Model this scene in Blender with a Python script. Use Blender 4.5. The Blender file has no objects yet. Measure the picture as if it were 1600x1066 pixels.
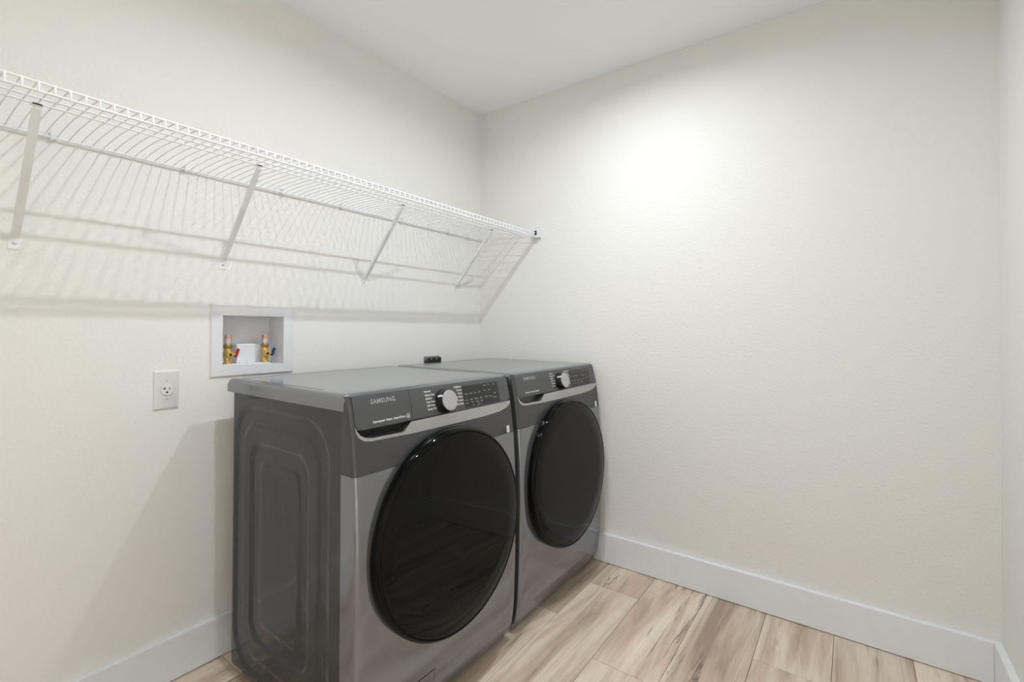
import bpy, math, random
import numpy as np
from mathutils import Vector, Matrix

random.seed(7)
scene = bpy.context.scene
COL = scene.collection
PI = math.pi

# ------------------------------------------------------------------ camera
YAW, PITCH, ROLL = math.radians(54.1237), math.radians(0.5869), math.radians(0.2595)
fwd = Vector((math.sin(YAW)*math.cos(PITCH), math.cos(YAW)*math.cos(PITCH), math.sin(PITCH)))
rgt = Vector((math.cos(YAW), -math.sin(YAW), 0))
up = rgt.cross(fwd)
r2 = rgt*math.cos(ROLL) + up*math.sin(ROLL)
u2 = up*math.cos(ROLL) - rgt*math.sin(ROLL)
cam = bpy.data.cameras.new('camera')
cam.sensor_fit = 'HORIZONTAL'
cam.sensor_width = 36.0
cam.lens = 737.899/1600*36
cam.shift_y = (505.19-533)/1600
cam.clip_start = 0.02
cam_o = bpy.data.objects.new('camera', cam)
M = Matrix.Identity(4)
for i in range(3):
    M[i][0], M[i][1], M[i][2] = r2[i], u2[i], -fwd[i]
M[0][3], M[1][3], M[2][3] = -2.1958, -1.8250, 1.1583
cam_o.matrix_world = M
COL.objects.link(cam_o)
scene.camera = cam_o

# ------------------------------------------------------------------ world, exposure
w = bpy.data.worlds.new('world')
w.use_nodes = True
w.node_tree.nodes['Background'].inputs[0].default_value = (0.6, 0.6, 0.6, 1)
w.node_tree.nodes['Background'].inputs[1].default_value = 0.1
scene.world = w
scene.view_settings.view_transform = 'Standard'
scene.view_settings.look = 'None'
scene.view_settings.gamma = 1.0
scene.view_settings.use_curve_mapping = False
scene.view_settings.exposure = 0.12
LAMP_POWER = 9.4
HALL_FILL_POWER = 112.0  # added fill lamp in the unseen hall
LAMP_SPREAD = 166.0
LAMP_COLOR = (0.875, 0.945, 1.0)
try:
    scene.cycles.max_bounces = 10
    scene.cycles.diffuse_bounces = 7
    scene.cycles.glossy_bounces = 3
    scene.cycles.use_denoising = True
    scene.cycles.use_adaptive_sampling = True
    scene.cycles.adaptive_threshold = 0.004
    scene.cycles.adaptive_min_samples = 40
    scene.cycles.sample_clamp_indirect = 6.0
except Exception:
    pass

# ------------------------------------------------------------------ materials
def new_mat(name):
    m = bpy.data.materials.new(name)
    m.use_nodes = True
    nt = m.node_tree
    return m, nt, nt.nodes['Principled BSDF']

def principled(name, col, rough=0.5, metal=0.0, coat=0.0, spec=0.5, noise=0.0, nscale=40.0, coat_rough=0.05):
    """plain procedural material: a base colour with a little noise variation in colour"""
    m, nt, b = new_mat(name)
    b.inputs['Roughness'].default_value = rough
    b.inputs['Metallic'].default_value = metal
    b.inputs['Coat Weight'].default_value = coat
    b.inputs['Coat Roughness'].default_value = coat_rough
    b.inputs['Specular IOR Level'].default_value = spec
    n = nt.nodes.new('ShaderNodeTexNoise')
    n.inputs['Scale'].default_value = nscale
    n.inputs['Detail'].default_value = 2
    tc = nt.nodes.new('ShaderNodeTexCoord')
    nt.links.new(tc.outputs['Object'], n.inputs['Vector'])
    rmp = nt.nodes.new('ShaderNodeValToRGB')
    rmp.color_ramp.elements[0].position = 0.3
    rmp.color_ramp.elements[1].position = 0.7
    rmp.color_ramp.elements[0].color = tuple(c*(1-noise) for c in col) + (1,)
    rmp.color_ramp.elements[1].color = tuple(min(1, c*(1+noise)) for c in col) + (1,)
    nt.links.new(n.outputs['Fac'], rmp.inputs['Fac'])
    nt.links.new(rmp.outputs['Color'], b.inputs['Base Color'])
    return m

def wall_mat(name, col, rough=0.75, s1=95.0, strength=0.35, dist=0.0016):
    m, nt, b = new_mat(name)
    b.inputs['Roughness'].default_value = rough
    b.inputs['Specular IOR Level'].default_value = 0.25
    b.inputs['Base Color'].default_value = col + (1,)
    tc = nt.nodes.new('ShaderNodeTexCoord')
    n = nt.nodes.new('ShaderNodeTexNoise')
    n.inputs['Scale'].default_value = s1
    n.inputs['Detail'].default_value = 3
    n.inputs['Roughness'].default_value = 0.5
    nt.links.new(tc.outputs['Object'], n.inputs['Vector'])
    rmp = nt.nodes.new('ShaderNodeValToRGB')
    rmp.color_ramp.elements[0].position = 0.42
    rmp.color_ramp.elements[1].position = 0.62
    nt.links.new(n.outputs['Fac'], rmp.inputs['Fac'])
    bp = nt.nodes.new('ShaderNodeBump')
    bp.inputs['Strength'].default_value = strength
    bp.inputs['Distance'].default_value = dist
    nt.links.new(rmp.outputs['Color'], bp.inputs['Height'])
    nt.links.new(bp.outputs['Normal'], b.inputs['Normal'])
    return m

def wood_mat():
    m, nt, b = new_mat('maple_plank')
    N, L = nt.nodes, nt.links
    tc = N.new('ShaderNodeTexCoord')
    oi = N.new('ShaderNodeObjectInfo')
    mul = N.new('ShaderNodeMath'); mul.operation = 'MULTIPLY'; mul.inputs[1].default_value = 57.0
    L.new(oi.outputs['Random'], mul.inputs[0])
    cmb = N.new('ShaderNodeCombineXYZ')
    L.new(mul.outputs[0], cmb.inputs[0]); L.new(mul.outputs[0], cmb.inputs[2])
    add = N.new('ShaderNodeVectorMath'); add.operation = 'ADD'
    L.new(tc.outputs['Object'], add.inputs[0]); L.new(cmb.outputs[0], add.inputs[1])

    def noise(scale, vec_scale, detail=4, rough=0.55, dist=0.0):
        mp = N.new('ShaderNodeMapping')
        mp.inputs['Scale'].default_value = vec_scale
        L.new(add.outputs[0], mp.inputs['Vector'])
        n = N.new('ShaderNodeTexNoise')
        n.inputs['Scale'].default_value = scale
        n.inputs['Detail'].default_value = detail
        n.inputs['Roughness'].default_value = rough
        n.inputs['Distortion'].default_value = dist
        L.new(mp.outputs[0], n.inputs['Vector'])
        return n.outputs['Fac']

    def ramp(fac, stops, interp='LINEAR'):
        r = N.new('ShaderNodeValToRGB')
        r.color_ramp.interpolation = interp
        while len(r.color_ramp.elements) < len(stops):
            r.color_ramp.elements.new(0.5)
        for e, (p, c) in zip(r.color_ramp.elements, stops):
            e.position = p
            e.color = tuple(c) + (1,) if len(c) == 3 else c
        L.new(fac, r.inputs['Fac'])
        return r.outputs['Color']

    def mix(fac, a, c, mode='MIX'):
        mx = N.new('ShaderNodeMix'); mx.data_type = 'RGBA'; mx.blend_type = mode
        if isinstance(fac, float):
            mx.inputs['Factor'].default_value = fac
        else:
            L.new(fac, mx.inputs['Factor'])
        for s, v in ((6, a), (7, c)):
            if isinstance(v, tuple):
                mx.inputs[s].default_value = v
            else:
                L.new(v, mx.inputs[s])
        return mx.outputs[2]
    # broad tone: cream sapwood to tan and greyish brown heartwood
    broad = noise(2.2, (0.6, 6.5, 1), 5, 0.58, 0.5)
    base = ramp(broad, [(0.32, (0.87, 0.76, 0.64)), (0.46, (0.79, 0.665, 0.54)), (0.55, (0.66, 0.53, 0.415)), (0.66, (0.44, 0.335, 0.255))])
    # rosy patches
    pink = ramp(noise(2.6, (0.9, 4.0, 1), 2), [(0.52, (0, 0, 0)), (0.75, (1, 1, 1))])
    base = mix(pink, base, (0.70, 0.52, 0.41, 1))
    # fine grain along the plank
    grain = ramp(noise(9, (1.0, 26, 1), 5, 0.62), [(0.25, (0.86, 0.85, 0.84)), (0.7, (1.06, 1.06, 1.06))])
    base = mix(0.75, base, grain, 'MULTIPLY')
    # dark mineral streaks: thin ridges of a stretched, distorted noise, only here and there
    rid = noise(1.5, (0.42, 6.0, 1), 6, 0.58, 0.35)
    ridge = ramp(rid, [(0.484, (0, 0, 0)), (0.4990, (1, 1, 1)), (0.5010, (1, 1, 1)), (0.510, (0, 0, 0))])
    where = ramp(noise(2.6, (1.1, 2.4, 1), 3), [(0.53, (0, 0, 0)), (0.66, (0.9, 0.9, 0.9))])
    rm = mix(1.0, ridge, where, 'MULTIPLY')
    base = mix(rm, base, (0.15, 0.10, 0.066, 1))
    # knots
    vo = N.new('ShaderNodeTexVoronoi'); vo.inputs['Scale'].default_value = 1.5
    mp = N.new('ShaderNodeMapping'); mp.inputs['Scale'].default_value = (1.4, 3.0, 1)
    L.new(add.outputs[0], mp.inputs['Vector']); L.new(mp.outputs[0], vo.inputs['Vector'])
    knot = ramp(vo.outputs['Distance'], [(0.03, (0.8, 0.8, 0.8)), (0.11, (0, 0, 0))])
    base = mix(knot, base, (0.30, 0.185, 0.11, 1))
    # each plank a little lighter or darker
    pr = N.new('ShaderNodeMapRange')
    pr.inputs['To Min'].default_value = 0.90; pr.inputs['To Max'].default_value = 1.06
    L.new(oi.outputs['Random'], pr.inputs['Value'])
    cc = N.new('ShaderNodeCombineColor')
    for i in range(3):
        L.new(pr.outputs[0], cc.inputs[i])
    base = mix(1.0, base, cc.outputs[0], 'MULTIPLY')
    L.new(base, b.inputs['Base Color'])
    b.inputs['Roughness'].default_value = 0.42
    b.inputs['Specular IOR Level'].default_value = 0.4
    bp = N.new('ShaderNodeBump'); bp.inputs['Strength'].default_value = 0.12; bp.inputs['Distance'].default_value = 0.001
    L.new(grain, bp.inputs['Height']); L.new(bp.outputs['Normal'], b.inputs['Normal'])
    return m

MAT = dict(
    wall=wall_mat('greige_wall_paint', (0.855, 0.84, 0.806), strength=0.20),
    ceiling=wall_mat('white_ceiling_paint', (0.925, 0.93, 0.945), s1=70, strength=0.08),
    trim=principled('white_trim_paint', (0.86, 0.875, 0.91), 0.35, noise=0.01),
    wood=wood_mat(),
    fill_hall_floor=principled('pale_fill_hall_floor', (0.55, 0.45, 0.35), 0.5, noise=0.08, nscale=8),
    gap=principled('dark_subfloor', (0.05, 0.04, 0.03), 0.9),
    wire=principled('white_vinyl_wire', (0.88, 0.88, 0.88), 0.35, noise=0.01),
    wire_clip=principled('white_clip_plastic', (0.80, 0.80, 0.80), 0.4, noise=0.01),
    dark_hole=principled('dark_hole', (0.012, 0.012, 0.012), 0.7),
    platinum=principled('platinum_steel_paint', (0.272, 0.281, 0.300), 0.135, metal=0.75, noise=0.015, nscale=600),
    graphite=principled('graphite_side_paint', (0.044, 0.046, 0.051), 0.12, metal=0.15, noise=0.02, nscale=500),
    band=principled('graphite_front_paint', (0.080, 0.081, 0.085), 0.24, metal=0.35, noise=0.02, nscale=500),
    panel=principled('control_panel_lacquer', (0.090, 0.091, 0.095), 0.28, metal=0.2, noise=0.01, nscale=500),
    chrome=principled('satin_silver_trim', (0.50, 0.50, 0.50), 0.28, metal=0.85, noise=0.01),
    gloss_black=principled('gloss_black_rim', (0.004, 0.004, 0.004), 0.06, spec=0.13),
    glass=principled('smoked_door_glass', (0.003, 0.003, 0.003), 0.006, spec=0.20),
    display=principled('dark_display_glass', (0.018, 0.018, 0.018), 0.10, spec=0.5),
    knob_black=principled('knob_black_plastic', (0.012, 0.012, 0.012), 0.25),
    knob_silver=principled('brushed_knob_face', (0.55, 0.55, 0.55), 0.32, metal=0.7, noise=0.05, nscale=200),
    print_white=principled('white_print', (0.75, 0.75, 0.75), 0.5),
    print_grey=principled('grey_print', (0.42, 0.42, 0.42), 0.45),
    rubber=principled('black_rubber', (0.02, 0.02, 0.02), 0.7),
    box_white=principled('white_abs_plastic', (0.80, 0.80, 0.83), 0.4, noise=0.01),
    brass=principled('yellow_brass', (0.72, 0.49, 0.17), 0.28, metal=0.85, noise=0.08, nscale=90),
    bronze=principled('aged_brass', (0.36, 0.25, 0.10), 0.4, metal=0.8, noise=0.1, nscale=90),
    copper=principled('copper_tube', (0.72, 0.40, 0.28), 0.28, metal=0.85, noise=0.08, nscale=80),
    foil=principled('silver_foil_label', (0.62, 0.63, 0.66), 0.35, metal=0.5),
    red=principled('red_lever_plastic', (0.42, 0.03, 0.03), 0.4),
    blue=principled('blue_lever_plastic', (0.012, 0.06, 0.19), 0.4),
    plate=principled('white_outlet_plastic', (0.78, 0.78, 0.76), 0.35, noise=0.01),
    bakelite=principled('black_receptacle_plastic', (0.02, 0.021, 0.019), 0.45),
    steel=principled('galvanised_steel', (0.45, 0.45, 0.45), 0.4, metal=0.8),
    screw=principled('screw_metal', (0.62, 0.62, 0.62), 0.35, metal=0.6),
)
lens_mat, nt, b = new_mat('led_lens')
b.inputs['Base Color'].default_value = (0.9, 0.9, 0.88, 1)
b.inputs['Emission Color'].default_value = LAMP_COLOR + (1,)
b.inputs['Emission Strength'].default_value = 6.0
MAT['lens'] = lens_mat

# ------------------------------------------------------------------ mesh builder
class MB:
    def __init__(s):
        s.v, s.f = [], []

    def add(s, verts, faces):
        o = len(s.v)
        s.v += [tuple(p) for p in verts]
        s.f += [tuple(i+o for i in f) for f in faces]
        return s

    def box(s, x0, x1, y0, y1, z0, z1):
        v = [(x, y, z) for z in (z0, z1) for y in (y0, y1) for x in (x0, x1)]
        return s.add(v, [(0, 2, 3, 1), (4, 5, 7, 6), (0, 1, 5, 4), (2, 6, 7, 3), (0, 4, 6, 2), (1, 3, 7, 5)])

    def cham_box(s, x0, x1, y0, y1, z0, z1, c, axis=2, sign=1):
        """box whose far face on one axis is chamfered all around"""
        lo, hi = [x0, y0, z0], [x1, y1, z1]
        a = axis
        u, w_ = [i for i in range(3) if i != a]
        base = lo[a] if sign > 0 else hi[a]
        top = hi[a] if sign > 0 else lo[a]
        mid = top - c if sign > 0 else top + c
        rings = []
        for lvl, ins in ((base, 0), (mid, 0), (top, c)):
            ring = []
            for du, dw in ((0, 0), (1, 0), (1, 1), (0, 1)):
                p = [0, 0, 0]
                p[a] = lvl
                p[u] = (hi[u]-ins) if du else (lo[u]+ins)
                p[w_] = (hi[w_]-ins) if dw else (lo[w_]+ins)
                ring.append(tuple(p))
            rings.append(ring)
        return s.rings(rings, cap=True)

    def rings(s, rings, cap=True, close=True):
        n = len(rings[0])
        v = [p for r in rings for p in r]
        f = []
        for i in range(len(rings)-1):
            for j in range(n if close else n-1):
                k = (j+1) % n
                f.append((i*n+j, i*n+k, (i+1)*n+k, (i+1)*n+j))
        if cap:
            f.append(tuple(range(n-1, -1, -1)))
            f.append(tuple((len(rings)-1)*n + j for j in range(n)))
        return s.add(v, f)

    def tube(s, path, r, seg=8, cap=True):
        P = [Vector(p) for p in path]
        rs = r if isinstance(r, (list, tuple)) else [r]*len(P)
        rings = []
        t0 = (P[1]-P[0]).normalized()
        ref = Vector((0, 0, 1)) if abs(t0.z) < 0.9 else Vector((1, 0, 0))
        u = (ref - t0*ref.dot(t0)).normalized()
        for i, p in enumerate(P):
            if i == 0: t = P[1]-P[0]
            elif i == len(P)-1: t = P[-1]-P[-2]
            else: t = (P[i+1]-P[i]).normalized() + (P[i]-P[i-1]).normalized()
            t.normalize()
            u = (u - t*u.dot(t)).normalized()
            v_ = t.cross(u)
            rings.append([p + (u*math.cos(a) + v_*math.sin(a))*rs[i] for a in [2*PI*k/seg for k in range(seg)]])
        return s.rings(rings, cap)

    def lathe(s, c, axis, prof, seg=48, cap=True):
        """prof: list of (distance along axis, radius)"""
        c, a = Vector(c), Vector(axis).normalized()
        ref = Vector((0, 0, 1)) if abs(a.z) < 0.9 else Vector((1, 0, 0))
        u = (ref - a*ref.dot(a)).normalized()
        w_ = a.cross(u)
        rings = [[c + a*d + (u*math.cos(t) + w_*math.sin(t))*r for t in [2*PI*k/seg for k in range(seg)]] for d, r in prof]
        return s.rings(rings, cap)

    def prism(s, poly, y0, y1):
        """polygon in (x, z) extruded along y"""
        return s.rings([[(x, y0, z) for x, z in poly], [(x, y1, z) for x, z in poly]])

    def grid(s, P, flip=False):
        """P: rows x cols list of points"""
        n = len(P[0])
        f = []
        for i in range(len(P)-1):
            for j in range(n-1):
                q = (i*n+j, i*n+j+1, (i+1)*n+j+1, (i+1)*n+j)
                f.append(q[::-1] if flip else q)
        return s.add([p for r in P for p in r], f)

    def build(s, name, mat, parent=None, origin=(0, 0, 0), smooth=None, bevel=0.0, seg=2, fix=True):
        me = bpy.data.meshes.new(name)
        ox, oy, oz = origin
        me.from_pydata([(x-ox, y-oy, z-oz) for x, y, z in s.v], [], s.f)
        if fix:
            import bmesh
            bm = bmesh.new(); bm.from_mesh(me)
            bmesh.ops.recalc_face_normals(bm, faces=bm.faces)
            bm.to_mesh(me); bm.free()
        me.materials.append(MAT[mat] if isinstance(mat, str) else mat)
        if smooth is not None:
            me.polygons.foreach_set('use_smooth', [True]*len(me.polygons))
            me.set_sharp_from_angle(angle=math.radians(smooth))
        o = bpy.data.objects.new(name, me)
        COL.objects.link(o)
        if parent is None:
            o.location = origin
        else:
            o.parent = parent
        if bevel:
            md = o.modifiers.new('bevel', 'BEVEL')
            md.width = bevel; md.segments = seg; md.limit_method = 'ANGLE'; md.angle_limit = math.radians(40)
            md.harden_normals = True
            me.polygons.foreach_set('use_smooth', [True]*len(me.polygons))
            me.set_sharp_from_angle(angle=math.radians(40))
        return o

def tag(o, label, cat, group=None, kind=None):
    o['label'] = label
    o['category'] = cat
    if group: o['group'] = group
    if kind: o['kind'] = kind
    return o

def thing(name, loc, label, cat, group=None):
    o = bpy.data.objects.new(name, None)
    o.empty_display_size = 0.1
    o.location = loc
    COL.objects.link(o)
    return tag(o, label, cat, group)

# ------------------------------------------------------------------ room shell
H = 2.44          # ceiling height
D = 2.2148        # room depth (y from 0 to -D)
XL = -3.05        # left wall
T = 0.10
# opening for the washer outlet box in the back wall
BX0, BX1, BZ0, BZ1 = -1.437, -1.216, 1.016, 1.199
mb = MB()
Y1 = T + 0.04
mb.box(XL-T, BX0-.012, 0, Y1, 0, H)
mb.box(BX1+.012, T, 0, Y1, 0, H)
mb.box(BX0-.012, BX1+.012, 0, Y1, 0, BZ0-.012)
mb.box(BX0-.012, BX1+.012, 0, Y1, BZ1+.012, H)
tag(mb.build('wall_back', 'wall', origin=(-1.5, 0, 0)), 'greige textured back wall behind the machines, carrying the wire shelf', 'wall', kind='structure')
tag(MB().box(0, T, -D, 0, 0, H).build('wall_right', 'wall', origin=(0, -1.1, 0)), 'large blank greige textured wall to the right of the dryer', 'wall', kind='structure')
DX0, DX1, DZ = -2.86, -1.98, 2.04        # doorway added behind the camera to let in fill light from the hall
tag(MB().box(XL-T, DX0, -D-T, -D, 0, H).box(DX1, T, -D-T, -D, 0, H).box(DX0, DX1, -D-T, -D, DZ, H).build('wall_front', 'wall', origin=(-1.5, -D, 0)), 'narrow sliver of greige wall at the right edge of the picture', 'wall', kind='structure')
mb = MB()
for ys in (-D-T-.014, -D):
    mb.box(DX0-.07, DX0, ys, ys+.014, 0, DZ+.07).box(DX1, DX1+.07, ys, ys+.014, 0, DZ+.07).box(DX0, DX1, ys, ys+.014, DZ, DZ+.07)
mb.box(DX0, DX0+.015, -D-T, -D, 0, DZ).box(DX1-.015, DX1, -D-T, -D, 0, DZ).box(DX0+.015, DX1-.015, -D-T, -D, DZ-.015, DZ)
tag(mb.build('trim_1', 'trim', origin=((DX0+DX1)/2, -D, 0)), 'white casing around the added fill-light doorway behind the camera', 'door casing', kind='structure')
HX0, HX1, HY = -4.2, -.2, -4.3           # unseen hall added beyond the doorway as a soft fill source
HYN = -D-T
tag(MB().box(HX0-.1, HX0, HY, HYN, 0, H).build('wall_fill_hall_left', 'wall', origin=(HX0, -3.2, 0)), 'plain greige wall closing the added fill-light hall on its left', 'wall', kind='structure')
tag(MB().box(HX1, HX1+.1, HY, HYN, 0, H).build('wall_fill_hall_right', 'wall', origin=(HX1, -3.2, 0)), 'plain greige wall closing the added fill-light hall on its right', 'wall', kind='structure')
tag(MB().box(HX0-.1, HX1+.1, HY-.1, HY, 0, H).build('wall_fill_hall_far', 'wall', origin=(-2.2, HY, 0)), 'long plain greige wall across the added fill-light hall', 'wall', kind='structure')
tag(MB().box(HX0-.1, XL-T, HYN, HYN+.1, 0, H).build('wall_fill_hall_near', 'wall', origin=(HX0, HYN, 0)), 'short piece of greige wall of the added fill-light hall, left of the laundry room', 'wall', kind='structure')
tag(MB().box(HX0-.1, HX1+.1, HY-.1, HYN, H, H+.1).build('ceiling_fill_hall', 'ceiling', origin=(-2.2, -3.2, H)), 'smooth white ceiling above the added fill-light hall', 'ceiling', kind='structure')
tag(MB().box(HX0-.1, HX1+.1, HY-.1, HYN, -.08, 0).build('floor_fill_hall', 'fill_hall_floor', origin=(-2.2, -3.2, 0)), 'pale wooden floor of the added fill-light hall', 'floor', kind='structure')
tag(MB().box(XL-T, XL, -D, 0, 0, H).build('wall_left', 'wall', origin=(XL, -1.1, 0)), 'greige wall closing the room on the left', 'wall', kind='structure')
tag(MB().box(XL-T, T, -D-T, Y1, H, H+.1).build('ceiling', 'ceiling', origin=(-1.5, -1.1, H)), 'smooth white ceiling above the laundry room', 'ceiling', kind='structure')

floor = tag(MB().box(XL-T, T, -D-T, Y1, -.08, -.012).build('floor', 'gap', origin=(0, 0, 0)), 'pale maple plank floor with dark mineral streaks', 'floor', kind='structure')
PW = 0.2285
row_edges = []
y = -1.077 + 5*PW
while y > -D - PW:
    row_edges.append(y); y -= PW
rows_j = {3: [-2.67, -1.45, -.23], 4: [-1.894, -.674], 5: [-2.35, -1.13], 6: [-2.78, -1.56, -.345], 7: [-2.0, -.80], 8: [-2.5, -1.25]}
PGAP = 0.0007
for k in range(len(row_edges)):
    ya = min(row_edges[k], -0.001)
    yb = max(row_edges[k]-PW, -D+.001)
    if ya - yb < .02: continue
    joints = rows_j.get(k-1, None)
    if joints is None:
        off = random.random()*1.22
        joints = [XL + off, XL + off + 1.22, XL + off + 2.44]
    xs = [XL+.001] + [j for j in joints if XL+.02 < j < -.02] + [-.001]
    for a, c in zip(xs[:-1], xs[1:]):
        cx, cy = (a+c)/2, (ya+yb)/2
        MBp = MB().cham_box(a+PGAP, c-PGAP, yb+PGAP, ya-PGAP, -.0119, 0, .0009)
        p = MBp.build('plank', 'wood', origin=(cx, cy, 0))
        p.parent = floor

HB, TB = 0.1402, 0.0215
def baseboard(name, x0, x1, y0, y1, label):
    o = MB().box(x0, x1, y0, y1, .0025, HB).build(name, 'trim', origin=((x0+x1)/2, (y0+y1)/2, 0), bevel=.0018, seg=2)
    return tag(o, label, 'baseboard', kind='structure')
baseboard('baseboard_back', XL, 0, -TB, 0, 'tall white baseboard along the wall behind the washer')
baseboard('baseboard_right', -TB, 0, -D+TB, -TB, 'tall white baseboard along the blank wall beside the dryer')
baseboard('baseboard_front', DX1+.07, 0, -D, -D+TB, 'tall white baseboard at the lower right corner of the picture')
baseboard('baseboard_front', XL, DX0-.07, -D, -D+TB, 'short white baseboard left of the added fill-light doorway behind the camera')
baseboard('baseboard_left', XL, XL+TB, -D+TB, -TB, 'tall white baseboard along the left wall')

# ------------------------------------------------------------------ ceiling downlights, plus the added hall fill lamp
def downlight(x, y, label, power):
    t = thing('ceiling_downlight', (x, y, H), label, 'ceiling light', 'ceiling downlights')
    o = (x, y, H)
    MB().lathe((x, y, H), (0, 0, -1), [(0, .085), (.004, .084), (.006, .078), (.004, .064), (.001, .064)], 40).build('trim_ring', 'trim', t, o, smooth=40)
    MB().lathe((x, y, H), (0, 0, -1), [(.001, .0635), (.003, .0635), (.0035, .06)], 40).build('lens', 'lens', t, o, smooth=40)
    l = bpy.data.lights.new('downlight_lamp', 'AREA')
    l.shape = 'DISK'; l.size = 0.046
    l.energy = power
    l.spread = math.radians(LAMP_SPREAD)
    l.color = LAMP_COLOR
    lo = bpy.data.objects.new('downlight_lamp', l)
    lo.location = (0, 0, -.008)
    COL.objects.link(lo)
    lo.parent = t
downlight(-0.70, -1.09, 'round flush ceiling light above the dryer', LAMP_POWER*.93)
downlight(-1.47, -1.09, 'round flush ceiling light above the washer', LAMP_POWER*.94)
downlight(-0.75, -3.35, 'round flush fill lamp added out in the unseen hall', HALL_FILL_POWER)  # added lamp, its bounce through the doorway fills the laundry room

# ------------------------------------------------------------------ laundry machines
PROF = [(0.018, -.772), (0.03, -.784), (0.05, -.793), (0.09, -.800), (.15, -.806), (.30, -.811), (.5, -.812), (.65, -.809), (.76, -.802), (.82, -.795), (.90, -.783), (.94, -.7735), (.965, -.767), (.975, -.763), (.985, -.757)]
_z = np.array([a for a, _ in PROF]); _y = np.array([c for _, c in PROF])
def yf(z):
    return float(np.interp(z, _z, _y))
WH, CR, YS = .349, .012, -.742     # half width, corner radius, seam between side and front

def col_side(side, t):               # on the wrapped-round side of the front, t 0..1
    def P(z): return (side*WH, YS + (yf(z)+CR - YS)*t)
    return P, (side, 0.0)
def col_arc(side, a):                # a 0 (side) .. 90 (front)
    ca, sa = math.cos(math.radians(a)), math.sin(math.radians(a))
    def P(z): return (side*(WH-CR+CR*ca), yf(z)+CR-CR*sa)
    return P, (side*ca, -sa)
def col_front(x):
    def P(z): return (x, yf(z))
    return P, (0.0, -1.0)
XF = WH-CR
def cols_left():  return [col_side(-1, 0), col_side(-1, .5), col_side(-1, 1)] + [col_arc(-1, a) for a in (22, 45, 68, 90)]
def cols_right(): return [(P, n) for P, n in ([col_arc(1, a) for a in (90, 68, 45, 22)] + [col_side(1, 1), col_side(1, .5), col_side(1, 0)])]
def cols_front(xs): return [col_front(x) for x in xs]

def skin(mb, cols, zlo, zhi, nz, off=0.0, thick=.006, xc=0.0):
    """closed shell that follows the bowed front between the height curves zlo and zhi"""
    outer, inner = [], []
    for i, (P, n) in enumerate(cols):
        a = zlo[i] if isinstance(zlo, (list, tuple)) else zlo
        c = zhi[i] if isinstance(zhi, (list, tuple)) else zhi
        co, ci = [], []
        for k in range(nz+1):
            z = a + (c-a)*k/nz
            x, y_ = P(z)
            co.append((xc+x+n[0]*off, y_+n[1]*off, z))
            ci.append((xc+x+n[0]*(off-thick), y_+n[1]*(off-thick), z))
        outer.append(co); inner.append(ci)
    rings = [co + ci[::-1] for co, ci in zip(outer, inner)]
    mb.rings(rings, cap=True)
    return mb

def curve(pts, xs):
    a = [p[0] for p in pts]; c = [p[1] for p in pts]
    return [float(np.interp(x, a, c)) for x in xs]

def rrect_sdf(u, v, cu, cv, hu, hv, r):
    qx, qy = abs(u-cu)-hu+r, abs(v-cv)-hv+r
    return math.hypot(max(qx, 0), max(qy, 0)) + min(max(qx, qy), 0) - r
def sstep(d, w_):
    t = min(1, max(0, .5 - d/w_))
    return t*t*(3-2*t)

SIDE_RECTS = [(-.157, -.683, .060, .900, .115, 1), (-.200, -.637, .108, .848, .085, -.55), (-.258, -.582, .170, .790, .06, 1), (-.308, -.536, .222, .735, .035, -.6)]
def side_depth(y_, z):
    d = 0
    for ya, yb, za, zb, r, s_ in SIDE_RECTS:
        d += s_*.0058*sstep(rrect_sdf(y_, z, (ya+yb)/2, (za+zb)/2, abs(ya-yb)/2, (zb-za)/2, r), .016)
    return d

def text_mesh(mb, s, x, z, size, xc, off=.0009, align='LEFT', surf=None, bold=0.0, stretch=1.0):
    cu = bpy.data.curves.new('t', 'FONT')
    cu.body = s; cu.size = size; cu.align_x = align; cu.align_y = 'CENTER'
    cu.resolution_u = 2
    cu.offset = bold
    cu.space_character = 1.06
    to = bpy.data.objects.new('t', cu)
    COL.objects.link(to)
    dg = bpy.context.evaluated_depsgraph_get()
    me = bpy.data.meshes.new_from_object(to.evaluated_get(dg))
    verts = []
    for v in me.vertices:
        zz = z + v.co.y*.975
        verts.append((xc + x + v.co.x*stretch, yf(zz) - off, zz))
    mb.add(verts, [tuple(p.vertices) for p in me.polygons])
    bpy.data.objects.remove(to); bpy.data.meshes.remove(me); bpy.data.curves.remove(cu)

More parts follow.
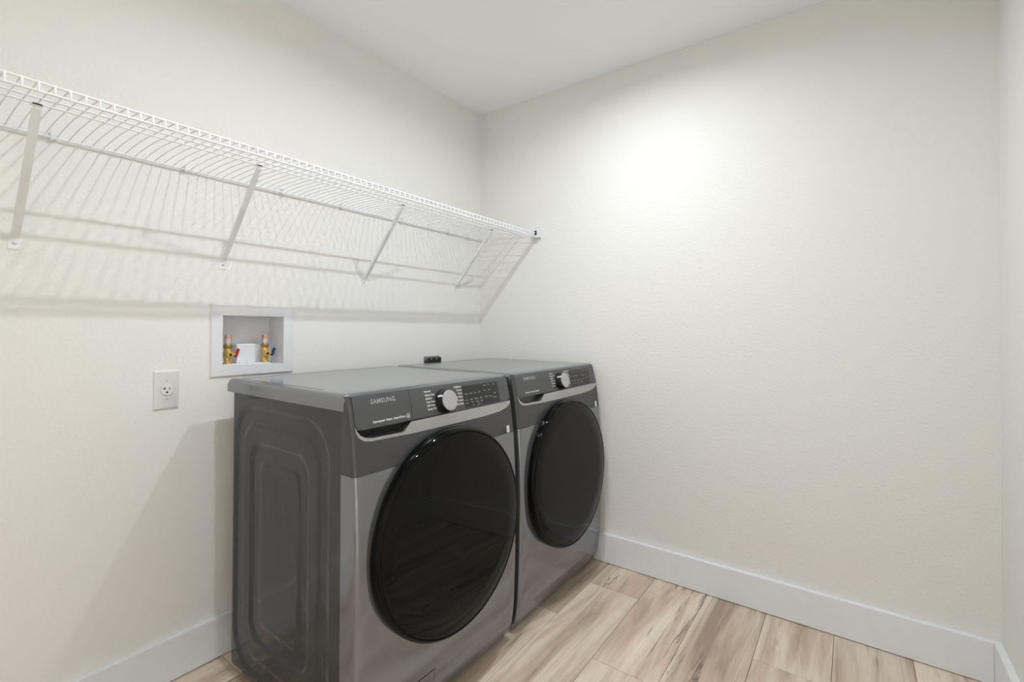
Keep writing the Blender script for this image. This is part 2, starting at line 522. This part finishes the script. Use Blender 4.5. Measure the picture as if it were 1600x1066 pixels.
def machine(xc, washer):
    if washer:
        t = thing('washing_machine', (xc, -.45, 0), 'grey front-load washing machine with smoked round door, nearest the camera', 'washing machine')
    else:
        t = thing('clothes_dryer', (xc, -.45, 0), 'grey front-load clothes dryer in the corner, right of the washing machine', 'dryer')
    O = (xc, -.45, 0)
    P = lambda mb, name, mat, parent=t, **k: mb.build(name, mat, parent, O, **k)
    # --- side panels with pressed, nested rounded outlines
    ny, nz = 118, 150
    y0, y1, z0, z1 = -.125, YS, .030, .940
    for sd in (-1, 1):
        rows = []
        for i in range(nz+1):
            z = z0 + (z1-z0)*i/nz
            row = []
            for j in range(ny+1):
                yy = y0 + (y1-y0)*j/ny
                edge = .010*max(0, 1-(yy-y1*1.0 + .0)/.0001) if False else 0
                # rear and bottom edges roll inwards
                rb = max(0, .018-(y0-yy)); rz = max(0, .02-(z-z0))
                roll = .018 - math.sqrt(max(0, .018**2 - rb**2)) if rb > 0 else 0
                rollz = .3*(.02 - math.sqrt(max(0, .02**2 - rz**2))) if rz > 0 else 0
                row.append((xc + sd*(WH-.0005-side_depth(yy, z)-min(.016, roll)-rollz), yy, z))
            rows.append(row)
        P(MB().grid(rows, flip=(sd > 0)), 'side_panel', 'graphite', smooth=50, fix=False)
    mb = MB().box(xc-WH+.016, xc+WH-.016, -.135, -.126, .03, .94)
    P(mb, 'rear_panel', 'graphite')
    P(MB().box(xc-WH+.012, xc+WH-.012, -.76, -.13, .030, .040), 'base_pan', 'rubber')
    for sx in (-1, 1):
        for yy in (-.19, -.70):
            P(MB().lathe((xc+sx*.29, yy, 0), (0, 0, 1), [(0, .022), (.008, .024), (.012, .016), (.012, .009), (.034, .009)], 20), 'levelling_foot', 'rubber', smooth=40)
    # --- top cover with a pressed groove on three sides
    cx0, cx1, cyb, cyf = -WH-.003, WH+.003, -.100, -.756
    zt, zb_, er = .983, .939, .012
    def axis_lines(a, c, er, extra):
        s_ = sorted(set([round(q, 5) for q in [a, c] + [a + (c-a)/abs(c-a)*er*q for q in (.15, .4, .7, 1)] + [c - (c-a)/abs(c-a)*er*q for q in (.15, .4, .7, 1)] + extra + list(np.linspace(a, c, 12))]))
        return s_
    gx, gyb, gyf, gw = .326, -.150, -.625, .0035
    xs = axis_lines(cx0, cx1, er, [s_*(gx+d) for s_ in (-1, 1) for d in (-gw-.001, -gw, gw, gw+.001)] + [s_*.287 for s_ in (-1, 1)])
    ys = axis_lines(cyf, cyb, er, [gyb+d for d in (-gw-.001, -gw, gw, gw+.001)] + [gyf, gyf-.002])
    def ztop(x, y_):
        z = zt
        for d in (x-cx0, cx1-x, y_-cyf, cyb-y_):
            if d < er:
                z -= er - math.sqrt(max(0, er*er-(er-d)**2))
        in_side = abs(abs(x)-gx) <= gw+1e-5 and gyf-1e-5 <= y_ <= gyb+gw+1e-5
        in_back = abs(y_-gyb) <= gw+1e-5 and abs(x) <= gx+gw+1e-5
        if in_side or in_back: z -= .004
        return max(z, zb_+.012)
    top = [[(xc+x, y_, ztop(x, y_)) for x in xs] for y_ in ys]
    mb = MB().grid(top)
    ring_t = top[0] + [r[-1] for r in top[1:]] + top[-1][-2::-1] + [r[0] for r in top[-2:0:-1]]
    ring_b = [(x, y_, zb_) for x, y_, z in ring_t]
    mb.rings([ring_b, ring_t], cap=False)
    mb.add(ring_b, [tuple(range(len(ring_b)))])
    P(mb, 'top_cover', 'platinum', smooth=35, fix=False)
    # --- lower front, bowed, silver
    xs = list(np.linspace(-XF, XF, 24))
    cols = cols_left() + cols_front(xs[1:-1]) + cols_right()
    P(skin(MB(), cols, .022, .7745, 40, xc=xc), 'front_panel', 'platinum', smooth=40)
    # --- upper front frame: dark band + corner posts
    lo_pts = [(-XF, .894), (-.334, .882), (-.326, .869), (-.311, .860), (-.29, .8565), (-.145, .8525), (.18, .853), (.27, .858), (.315, .867), (XF, .879)]
    hi_pts = [(-XF, .900), (-.331, .887), (-.322, .876), (-.306, .8675), (-.285, .8640), (-.178, .8615), (-.148, .8860), (XF, .8885)]
    mb = MB()
    bx = sorted(set([round(float(q), 4) for q in list(np.linspace(-XF, XF, 30)) + [p[0] for p in lo_pts]]))
    skin(mb, cols_front(bx), .7755, curve(lo_pts, bx), 8, xc=xc)
    skin(mb, cols_left(), .7755, .978, 16, xc=xc)
    skin(mb, cols_right(), .7755, .978, 16, xc=xc)
    P(mb, 'front_band', 'band', smooth=40)
    # --- silver trim with the scooped drawer handle
    sx_ = sorted(set([round(float(q), 4) for q in list(np.linspace(-XF, XF, 40)) + [p[0] for p in lo_pts] + [p[0] for p in hi_pts]]))
    P(skin(MB(), cols_front(sx_), curve(lo_pts, sx_), curve(hi_pts, sx_), 3, off=.0008, thick=.030, xc=xc), 'handle_trim', 'chrome', smooth=40)
    rx = list(np.linspace(-XF+.002, -.140, 12))
    P(skin(MB(), cols_front(rx), .850, .905, 3, off=-.029, thick=.004, xc=xc), 'handle_recess', 'dark_hole' if washer else 'panel')
    # --- control panel
    def panel_part(a, c, name, roundl, roundr):
        px = sorted(set([round(float(q), 4) for q in list(np.linspace(a, c, 24)) + ([a+.003, a+.007, a+.012, a+.018] if roundl else []) + ([c-.003, c-.007, c-.012, c-.018] if roundr else [])]))
        def zl(x):
            z = .8895
            for on, d in ((roundl, x-a), (roundr, c-x)):
                if on and d < .018:
                    z += .018 - math.sqrt(max(0, .018**2-(.018-d)**2))
            return z
        def zh(x):
            z = .9765
            for on, d in ((roundl, x-a), (roundr, c-x)):
                if on and d < .008:
                    z -= .008 - math.sqrt(max(0, .008**2-(.008-d)**2))
            return z
        return P(skin(MB(), cols_front(px), [zl(x) for x in px], [zh(x) for x in px], 12, off=.0012, thick=.026, xc=xc), name, 'panel', smooth=40)
    if washer:
        panel_part(-XF+.001, -.1418, 'detergent_drawer', True, False)
        cp = panel_part(-.1408, XF-.001, 'control_panel', False, True)
    else:
        cp = panel_part(-XF+.001, XF-.001, 'control_panel', True, True)
    # display
    dx = list(np.linspace(.088, .276, 10))
    dsp = P(skin(MB(), cols_front(dx), .8935, .9635, 8, off=.0022, thick=.003, xc=xc), 'display_window', 'display', cp)
    # knob on the sloping panel
    th = math.atan2(yf(.94)-yf(.90), .04)
    nrm = Vector((0, -math.cos(th), math.sin(th)))
    kc = Vector((xc-.005, yf(.926)-.001, .926))
    mb = MB()
    seg = 72
    u = Vector((1, 0, 0)); v_ = nrm.cross(u)
    rings = []
    for d, r, fl in [(0, .0385, 0), (.006, .0385, 0), (.0065, .0370, 1), (.024, .0350, 1), (.0262, .0330, 0)]:
        rings.append([kc + nrm*d + (u*math.cos(2*PI*k/seg) + v_*math.sin(2*PI*k/seg))*(r - (.0012 if fl and k % 3 == 0 else 0)) for k in range(seg)])
    mb.rings(rings)
    knob = P(mb, 'selector_knob', 'knob_black', cp, smooth=30)
    # silver face cap and pointer live on the knob (sub-parts)
    mb = MB().lathe(kc, nrm, [(.0262, .0325), (.0280, .0320), (.0288, .0306), (.0285, .010), (.0284, .001)], 48)
    P(mb, 'knob_cap', 'knob_silver', knob.parent, smooth=30)
    ang = math.radians(150)
    dirv = u*math.cos(ang) + Vector((0, math.sin(th), math.cos(th)))*math.sin(ang)
    side_ = nrm.cross(dirv)
    a0, a1 = kc + nrm*.010 + dirv*.0362, kc + nrm*.0260 + dirv*.0345
    q = [a0 - side_*.003, a0 + side_*.003, a1 + side_*.003, a1 - side_*.003]
    mb = MB().rings([[p_ - dirv*.002 for p_ in q], [p_ + dirv*.0012 for p_ in q]])
    P(mb, 'knob_pointer', 'print_white', knob.parent)
    # lettering
    mb = MB()
    text_mesh(mb, 'SAMSUNG', -.280, .9570, .0178, xc, off=.0018, bold=.0003)
    P(mb, 'brand_lettering', 'print_grey', fix=False)
    mb = MB()
    if washer:
        text_mesh(mb, 'Superspeed  Steam  SmartThings', -.281, .9045, .0080, xc, off=.0018, bold=.0003)
        for (a, c, e, g) in ((-.1625, -.1520, .8990, .9002), (-.1625, -.1520, .9088, .9100), (-.1625, -.1613, .8990, .9100), (-.1532, -.1520, .8990, .9100), (-.1592, -.1552, .9018, .9048)):
            skin(mb, cols_front([a, c]), e, g, 1, off=.0018, thick=.0008, xc=xc)
    else:
        text_mesh(mb, 'Sensor Dry  Steam Sanitize+', -.281, .9045, .0080, xc, off=.0018, bold=.0003)
    P(mb, 'feature_lettering', 'print_white', fix=False)
    mb = MB()
    if washer:
        left = ['Normal', 'Heavy Duty', 'Bedding', 'Perm Press', 'Self Clean+', 'Steam Whites', '']
        right = ['Delicates', 'Colors', 'Wool', 'Quick Wash', 'Towels', 'Rinse+Spin']
        words = [('Temp', .078, .9375), ('Rinse', .103, .9375), ('Spin', .126, .9375), ('Soil', .149, .9375), ('Steam', .180, .957), ('Pre', .205, .957), ('Lock', .232, .957), ('Cold', .178, .940), ('Eco', .205, .940), ('Hot', .078, .918), ('High', .103, .918), ('Heavy', .126, .918), ('Med', .152, .918), ('Warm', .178, .918), ('Smart', .203, .918), ('Start', .232, .926), ('Low', .078, .908), ('Off', .106, .908), ('Delay', .130, .908), ('Light', .155, .908), ('On', .110, .898), ('Signal', .136, .899), ('Sound', .228, .912)]
    else:
        left = ['Normal', 'Heavy Duty', 'Bedding', 'Perm Press', 'Delicates', 'Towels', '']
        right = ['Quick Dry', 'Time Dry', 'Air Fluff', 'Steam', 'Wool', 'Refresh']
        words = [('Dry', .078, .9375), ('Temp', .100, .9375), ('Time', .126, .9375), ('Anti', .185, .957), ('Wrinkle', .205, .957), ('Lock', .237, .957), ('Damp', .185, .936), ('Eco', .208, .936), ('More', .078, .918), ('High', .103, .918), ('Med', .130, .918), ('Low', .160, .918), ('Less', .185, .918), ('Start', .228, .926), ('Very', .083, .906), ('Extra', .108, .906), ('Delay', .135, .906), ('Sound', .165, .908)]
    for i, s_ in enumerate(left):
        if s_: text_mesh(mb, s_, -.083 + .001*i, .963 - .0105*i, .0080, xc, off=.0018, bold=.0003)
    P(mb, 'cycle_lettering', 'print_white', cp, fix=False)
    mb = MB()
    for i, s_ in enumerate(right):
        text_mesh(mb, s_, .083, .964 - .0108*i, .0085, xc, off=.0018, align='RIGHT', bold=.0003)
    P(mb, 'cycle_lettering', 'print_white', cp, fix=False)
    mb = MB()
    for s_, x, z in words:
        text_mesh(mb, s_, x+.015, z, .0062, xc, off=.0027, bold=.0001)
    P(mb, 'display_lettering', 'print_grey', dsp.parent, fix=False)
    # small sticker on the right of the dark band
    st = P(skin(MB(), cols_front([.300, .315]), .7770, .8010, 2, off=.0012, thick=.0014, xc=xc), 'rating_sticker', 'print_white')
    mb = MB()
    text_mesh(mb, 'D', .3035, .7890, .011, xc, off=.0016)
    P(mb, 'sticker_mark', 'print_grey', st, fix=False)
    mb = MB()
    for i, (s_, zz) in enumerate((('Digital', .796), ('Inverter', .789), ('Motor', .782))):
        text_mesh(mb, s_, .296, zz, .0068, xc, align='RIGHT', off=.0012)
    P(mb, 'motor_lettering', 'rubber', fix=False)
    # --- drain filter cover (washer)
    if washer:
        gxs = list(np.linspace(-.295, -.064, 8))
        P(skin(MB(), cols_front(gxs), .040, .137, 6, off=.0005, thick=.003, xc=xc), 'filter_gap', 'dark_hole')
        pxs = list(np.linspace(-.2932, -.0658, 8))
        P(skin(MB(), cols_front(pxs), .0418, .1352, 6, off=.0011, thick=.0035, xc=xc), 'filter_cover', 'platinum')
    # --- round door: rim and smoked glass, leaning back with the bowed front
    tilt = math.radians(DOOR_TILT)
    an = Vector((-.0175, -math.cos(tilt), math.sin(tilt))).normalized()
    dc = Vector((xc, -.8065, .537))
    rim = [(-.012, .300), (-.004, .3075), (.002, .3090), (.010, .3090), (.0115, .3078), (.013, .3090), (.022, .3088), (.030, .3070), (.0355, .3035), (.0375, .3000), (.0365, .2965), (.0345, .2955)]
    P(MB().lathe(dc, an, rim, 128), 'door_rim', 'gloss_black', smooth=30)
    gl = [(.030, .2950), (.0366, .2948), (.0376, .2925)]
    gl += [(.0376 + .00002*(1-(r/.2925)**2), r) for r in (.24, .18, .12, .06, .01)]
    P(MB().lathe(dc, an, gl, 128), 'door_glass', 'glass', smooth=40)
    # gasket ring in the shadow gap behind the rim
    P(MB().lathe(dc, an, [(-.016, .290), (-.016, .296), (-.004, .296), (-.004, .290)], 64), 'door_gasket', 'rubber', smooth=30)
    return t

DOOR_TILT = 2.0
machine(-1.107, True)
machine(-0.3815, False)

# ------------------------------------------------------------------ wire shelf
SO = (-1.2, -.2, 1.69)
shelf = thing('wire_shelf', SO, 'long white ventilated wire shelf on brackets above the machines', 'shelf')
S = lambda mb, name, mat='wire', parent=shelf, **k: mb.build(name, mat, parent, SO, **k)
SX0, SX1 = -2.62, -.004
def zdeck(y_):
    return float(np.interp(-y_, [0, .012, .06, .12, .18, .25, .30, .36, .41], [1.6885, 1.6895, 1.6930, 1.6948, 1.6942, 1.6912, 1.6890, 1.6858, 1.6825]))
S(MB().tube([(SX0, -.011, 1.6855), (SX1, -.011, 1.6855)], .0036, 8), 'rear_wire', smooth=60)
S(MB().tube([(SX0, -.4105, 1.6812), (SX1, -.4105, 1.6812)], .0032, 8), 'front_wire', smooth=60)
S(MB().tube([(SX0, -.4110, 1.6620), (SX1, -.4110, 1.6620)], .0032, 8), 'lip_wire', smooth=60)
S(MB().tube([(SX0, -.300, 1.6855), (SX1, -.300, 1.6855)], .0026, 8), 'support_wire', smooth=60)
S(MB().tube([(SX0, -.250, 1.6880), (SX1, -.250, 1.6880)], .0026, 8), 'support_wire', smooth=60)
# one deck wire, then copies that share its mesh
pth = [(0, yy, zdeck(yy)+.0012) for yy in (-.006, -.03, -.06, -.09, -.12, -.15, -.18, -.22, -.26, -.30, -.34, -.38, -.404)] + [(0, -.4105, 1.6832), (0, -.4135, 1.6800), (0, -.4135, 1.6655), (0, -.4125, 1.6600)]
proto = MB().tube(pth, [.0015]*12 + [.0021]*(len(pth)-12), 6)
x = SX1 - .012
first = None
while x > SX0 + .005:
    if first is None:
        o = proto.build('deck_wire', 'wire', shelf, (0, SO[1], SO[2]), smooth=60)
        first = o
    else:
        o = first.copy(); COL.objects.link(o); o.parent = shelf
    o.location = (x - SO[0], 0, 0)
    x -= .02545

def bracket(bx, zfoot):
    tx, ty, tz = bx, -.2555, 1.684
    # folded channel strut from the wall plate up to the second support wire
    a, c = Vector((bx, -.006, zfoot+.012)), Vector((tx, ty, tz-.006))
    d = (c-a).normalized(); sd = Vector((1, 0, 0)); nn = d.cross(sd).normalized()
    wv = .0085
    def ring(p, wv, dp): return [p - sd*wv - nn*dp, p + sd*wv - nn*dp, p + sd*wv + nn*.0, p + sd*(wv-.0016) + nn*.0, p + sd*(wv-.0016) - nn*(dp-.0016), p - sd*(wv-.0016) - nn*(dp-.0016), p - sd*(wv-.0016), p - sd*wv]
    mb = MB().rings([ring(a, wv*.92, .006), ring(a+(c-a)*.12, wv, .008), ring(a+(c-a)*.9, wv, .008), ring(c, wv*.8, .006)])
    br = S(mb, 'shelf_bracket')
    mb = MB().box(bx-.0125, bx+.0125, -.0022, 0.0, zfoot-.022, zfoot+.016)
    S(mb, 'bracket_plate', 'wire', br, bevel=.0008)
    S(MB().lathe((bx, -.0022, zfoot-.006), (0, -1, 0), [(0, .0048), (.0012, .0046), (.0022, .0032), (.0024, .001)], 16), 'screw', 'screw', br, smooth=40)
    # hook over the wire, with a dark slot below it
    S(MB().box(bx-.011, bx+.011, -.2625, -.243, 1.6825, 1.6855), 'wire_hook', 'wire', br, bevel=.0008)
    S(MB().box(bx-.0085, bx+.0085, -.2640, -.2625, 1.6812, 1.6846), 'hook_slot', 'dark_hole', br)
for bx, zf in ((-1.954, 1.386), (-1.438, 1.386), (-.836, 1.372), (-.222, 1.382)):
    bracket(bx, zf)

def wall_clip(x):
    mb = MB().lathe((x, 0, 1.6855), (0, -1, 0), [(0, .0095), (.004, .0095), (.006, .0075), (.016, .0065), (.0165, .002)], 16)
    c = S(mb, 'wall_clip', 'wire_clip', smooth=40)
    S(MB().box(x-.0042, x+.0042, -.0175, -.002, 1.678, 1.700), 'clip_jaw', 'wire_clip', c, bevel=.0012)
    S(MB().lathe((x+.001, -.003, 1.700), (0, -1, 0), [(0, .0042), (.003, .0042), (.0036, .001)], 12), 'screw', 'screw', c, smooth=40)
for x in (-1.885, -1.558, -1.226, -.962, -.622, -.283, -.118):
    wall_clip(x)
# end bracket on the right wall, cradling the front corner
mb = MB().prism([(-.028, 1.655), (-.003, 1.655), (-.003, 1.705), (-.010, 1.709), (-.028, 1.700)], -.434, -.392)
eb = S(mb, 'end_bracket', 'wire_clip', bevel=.002)
S(MB().box(-.003, 0, -.440, -.386, 1.648, 1.722), 'end_plate', 'wire_clip', eb, bevel=.001)
S(MB().lathe((-.003, -.418, 1.7145), (-1, 0, 0), [(0, .0045), (.0015, .0042), (.002, .001)], 14), 'screw', 'screw', eb, smooth=40)
S(MB().box(-.0286, -.0280, -.421, -.405, 1.668, 1.692), 'wire_slot', 'dark_hole', eb)

# ------------------------------------------------------------------ washer outlet box with two valves
BO = (-1.3265, 0, .98)
box = thing('washer_outlet_box', BO, 'white recessed plastic washer outlet box with two brass valves', 'outlet box')
B = lambda mb, name, mat='box_white', parent=box, **k: mb.build(name, mat, parent, BO, **k)
fx0, fx1, fz0, fz1 = -1.4745, -1.1765, .981, 1.2375
def rect(a, c, e, g, y_): return [(a, y_, e), (c, y_, e), (c, y_, g), (a, y_, g)]
mb = MB().rings([rect(BX0, BX1, BZ0, BZ1, 0), rect(fx0, fx1, fz0, fz1, -.0), rect(fx0, fx1, fz0, fz1, -.005), rect(fx0+.002, fx1-.002, fz0+.002, fz1-.002, -.007), rect(BX0, BX1, BZ0, BZ1, -.007), rect(BX0, BX1, BZ0, BZ1, 0)], cap=False)
B(mb, 'face_frame')
DEP = .088
ins = .004
mb = MB().rings([rect(BX0-.006, BX1+.006, BZ0-.006, BZ1+.006, -.001), rect(BX0-.006, BX1+.006, BZ0-.006, BZ1+.006, DEP+.006)], cap=False)
mb.rings([rect(BX0, BX1, BZ0, BZ1, -.001), rect(BX0+ins, BX1-ins, BZ0+ins*.4, BZ1-ins, DEP)], cap=False)
mb.add(rect(BX0+ins, BX1-ins, BZ0+ins*.4, BZ1-ins, DEP), [(0, 1, 2, 3)])
mb.add(rect(BX0-.006, BX1+.006, BZ0-.006, BZ1+.006, DEP+.006), [(0, 1, 2, 3)])
mb.add(rect(BX0-.006, BX1+.006, BZ0-.006, BZ1+.006, -.001) + rect(BX0, BX1, BZ0, BZ1, -.001), [(0, 1, 5, 4), (1, 2, 6, 5), (2, 3, 7, 6), (3, 0, 4, 7)])
B(mb, 'recess_shell')
B(MB().box(-1.366, -1.296, .048, DEP-.001, BZ0+.003, 1.094), 'drain_cover', bevel=.004)
B(MB().box(BX0+.002, BX1-.045, .006, DEP-.002, BZ0+.0005, BZ0+.006), 'bottom_ledge', bevel=.001)
for x in (-1.367, -1.341):
    B(MB().box(x-.003, x+.003, .012, .016, BZ0+.006, BZ0+.014), 'ledge_tab', bevel=.0008)

def valve(x, lever_mat, label):
    yv = .034
    z0 = BZ0 + .006
    mb = MB().lathe((x, yv, z0), (0, 0, 1), [(0, .0165), (.004, .0165), (.005, .0125), (.016, .0118), (.024, .0150), (.042, .0150), (.050, .0122), (.058, .0122)], 24)
    # outlet boss facing the room with its threaded bore
    mb.lathe((x, yv, z0+.034), (0, -1, 0), [(0, .0125), (.017, .0125), (.022, .0112), (.0225, .0065)], 20)
    # stem towards the lever
    mb.lathe((x, yv, z0+.034), (1, 0, 0), [(0, .0085), (.020, .0080), (.024, .0060), (.028, .0060)], 16)
    v = B(mb, 'valve', 'brass', smooth=35)
    v['label'] = label
    B(MB().lathe((x, yv-.0226, z0+.034), (0, -1, 0), [(0, .0048), (.0006, .0048), (.0007, .001)], 16), 'bore', 'dark_hole', v)
    mb = MB().lathe((x, yv, z0), (0, 0, 1), [(.057, .0140), (.060, .0150), (.068, .0150), (.071, .0128)], 6 if False else 12)
    B(mb, 'collar_nut', 'bronze', v, smooth=20)
    mb = MB().lathe((x, yv, z0), (0, 0, 1), [(.069, .0112), (.103, .0112), (.106, .0100), (.107, .004)], 24)
    B(mb, 'hammer_arrestor', 'copper', v, smooth=35)
    mb = MB().lathe((x, yv, z0), (0, 0, 1), [(.077, .01125), (.077, .0116), (.091, .0116), (.091, .01125)], 24)
    B(mb, 'arrestor_label', 'foil', v, smooth=35)
    # tilted lever
    c = Vector((x+.030, yv-.002, z0+.036))
    a = math.radians(18)
    dv = Vector((math.sin(a), -.10, math.cos(a))).normalized()
    sdv = Vector((0, 1, 0)); nv = dv.cross(sdv).normalized()
    rings = []
    for s_, wv, tv in ((-.013, .0045, .0045), (-.010, .0065, .0050), (.004, .0065, .0050), (.016, .0062, .0042), (.0195, .0045, .0035)):
        p = c + dv*s_
        rings.append([p + sdv*wv*math.cos(k*PI/4+PI/8)*1.1 + nv*tv*math.sin(k*PI/4+PI/8)*1.1 for k in range(8)])
    B(MB().rings(rings), 'lever', lever_mat, v, smooth=40)
valve(-1.4025, 'red', 'brass hot-water valve with red lever')
valve(-1.2680, 'blue', 'brass cold-water valve with blue lever')

# ------------------------------------------------------------------ white wall outlet
OX, OZ = -1.604, .9515
OO = (OX, 0, OZ)
ot = thing('wall_outlet', OO, 'white single round-faced wall outlet left of the washing machine', 'wall outlet')
Q = lambda mb, name, mat='plate', parent=ot, **k: mb.build(name, mat, parent, OO, **k)
hw, hh = .0355, .0635
mb = MB()
mb.rings([rect(OX-hw, OX+hw, OZ-hh, OZ+hh, 0), rect(OX-hw, OX+hw, OZ-hh, OZ+hh, -.0025), rect(OX-hw+.0045, OX+hw-.0045, OZ-hh+.0045, OZ+hh-.0045, -.0062)])
Q(mb, 'cover_plate', bevel=.0008)
Q(MB().lathe((OX, 0, OZ), (0, -1, 0), [(.004, .0178), (.0092, .0178), (.0100, .0168), (.0101, .001)], 32), 'receptacle_face', smooth=35)
Q(MB().box(OX-.0078, OX-.0052, -.01055, -.0098, OZ+.0005, OZ+.0085).box(OX-.0125, OX-.0078, -.01055, -.0098, OZ+.003, OZ+.0055), 'neutral_slot', 'dark_hole')
Q(MB().box(OX+.0052, OX+.0076, -.01055, -.0098, OZ+.001, OZ+.008), 'hot_slot', 'dark_hole')
Q(MB().lathe((OX-.0005, -.0098, OZ-.0078), (0, -1, 0), [(0, .0031), (.00075, .0031), (.0008, .001)], 14), 'ground_hole', 'dark_hole')
for dz in (.0295, -.0295):
    Q(MB().lathe((OX, -.006, OZ+dz), (0, -1, 0), [(0, .0033), (.0008, .0031), (.0012, .001)], 14), 'screw', 'screw', smooth=35)

# ------------------------------------------------------------------ dryer receptacle, mostly hidden behind the dryer
RX, RZ = -.404, .953
RO = (RX, 0, RZ)
rt = thing('dryer_receptacle', RO, 'black dryer receptacle on the wall just above the back of the dryer', 'wall outlet')
R = lambda mb, name, mat='bakelite', parent=rt, **k: mb.build(name, mat, parent, RO, **k)
R(MB().box(RX-.057, RX+.057, -.003, 0, RZ-.055, RZ+.055), 'mounting_plate', 'steel', bevel=.0008)
poly = [(RX-.052, RZ-.050), (RX+.054, RZ-.050), (RX+.054, RZ+.047), (RX-.036, RZ+.047), (RX-.052, RZ+.030)]
R(MB().prism(poly, -.020, -.003), 'receptacle_body', bevel=.002)
for dx, w_, h_ in ((-.020, .0035, .017), (.020, .0035, .017), (0, .013, .006)):
    R(MB().box(RX+dx-w_, RX+dx+w_, -.0206, -.0195, RZ+.018-h_, RZ+.018+h_*.9), 'slot', 'dark_hole')
for dx in (-.020, .020):
    R(MB().lathe((RX+dx, -.0195, RZ+.040), (0, -1, 0), [(0, .0035), (.0012, .003), (.0014, .001)], 12), 'screw', 'screw', smooth=35)
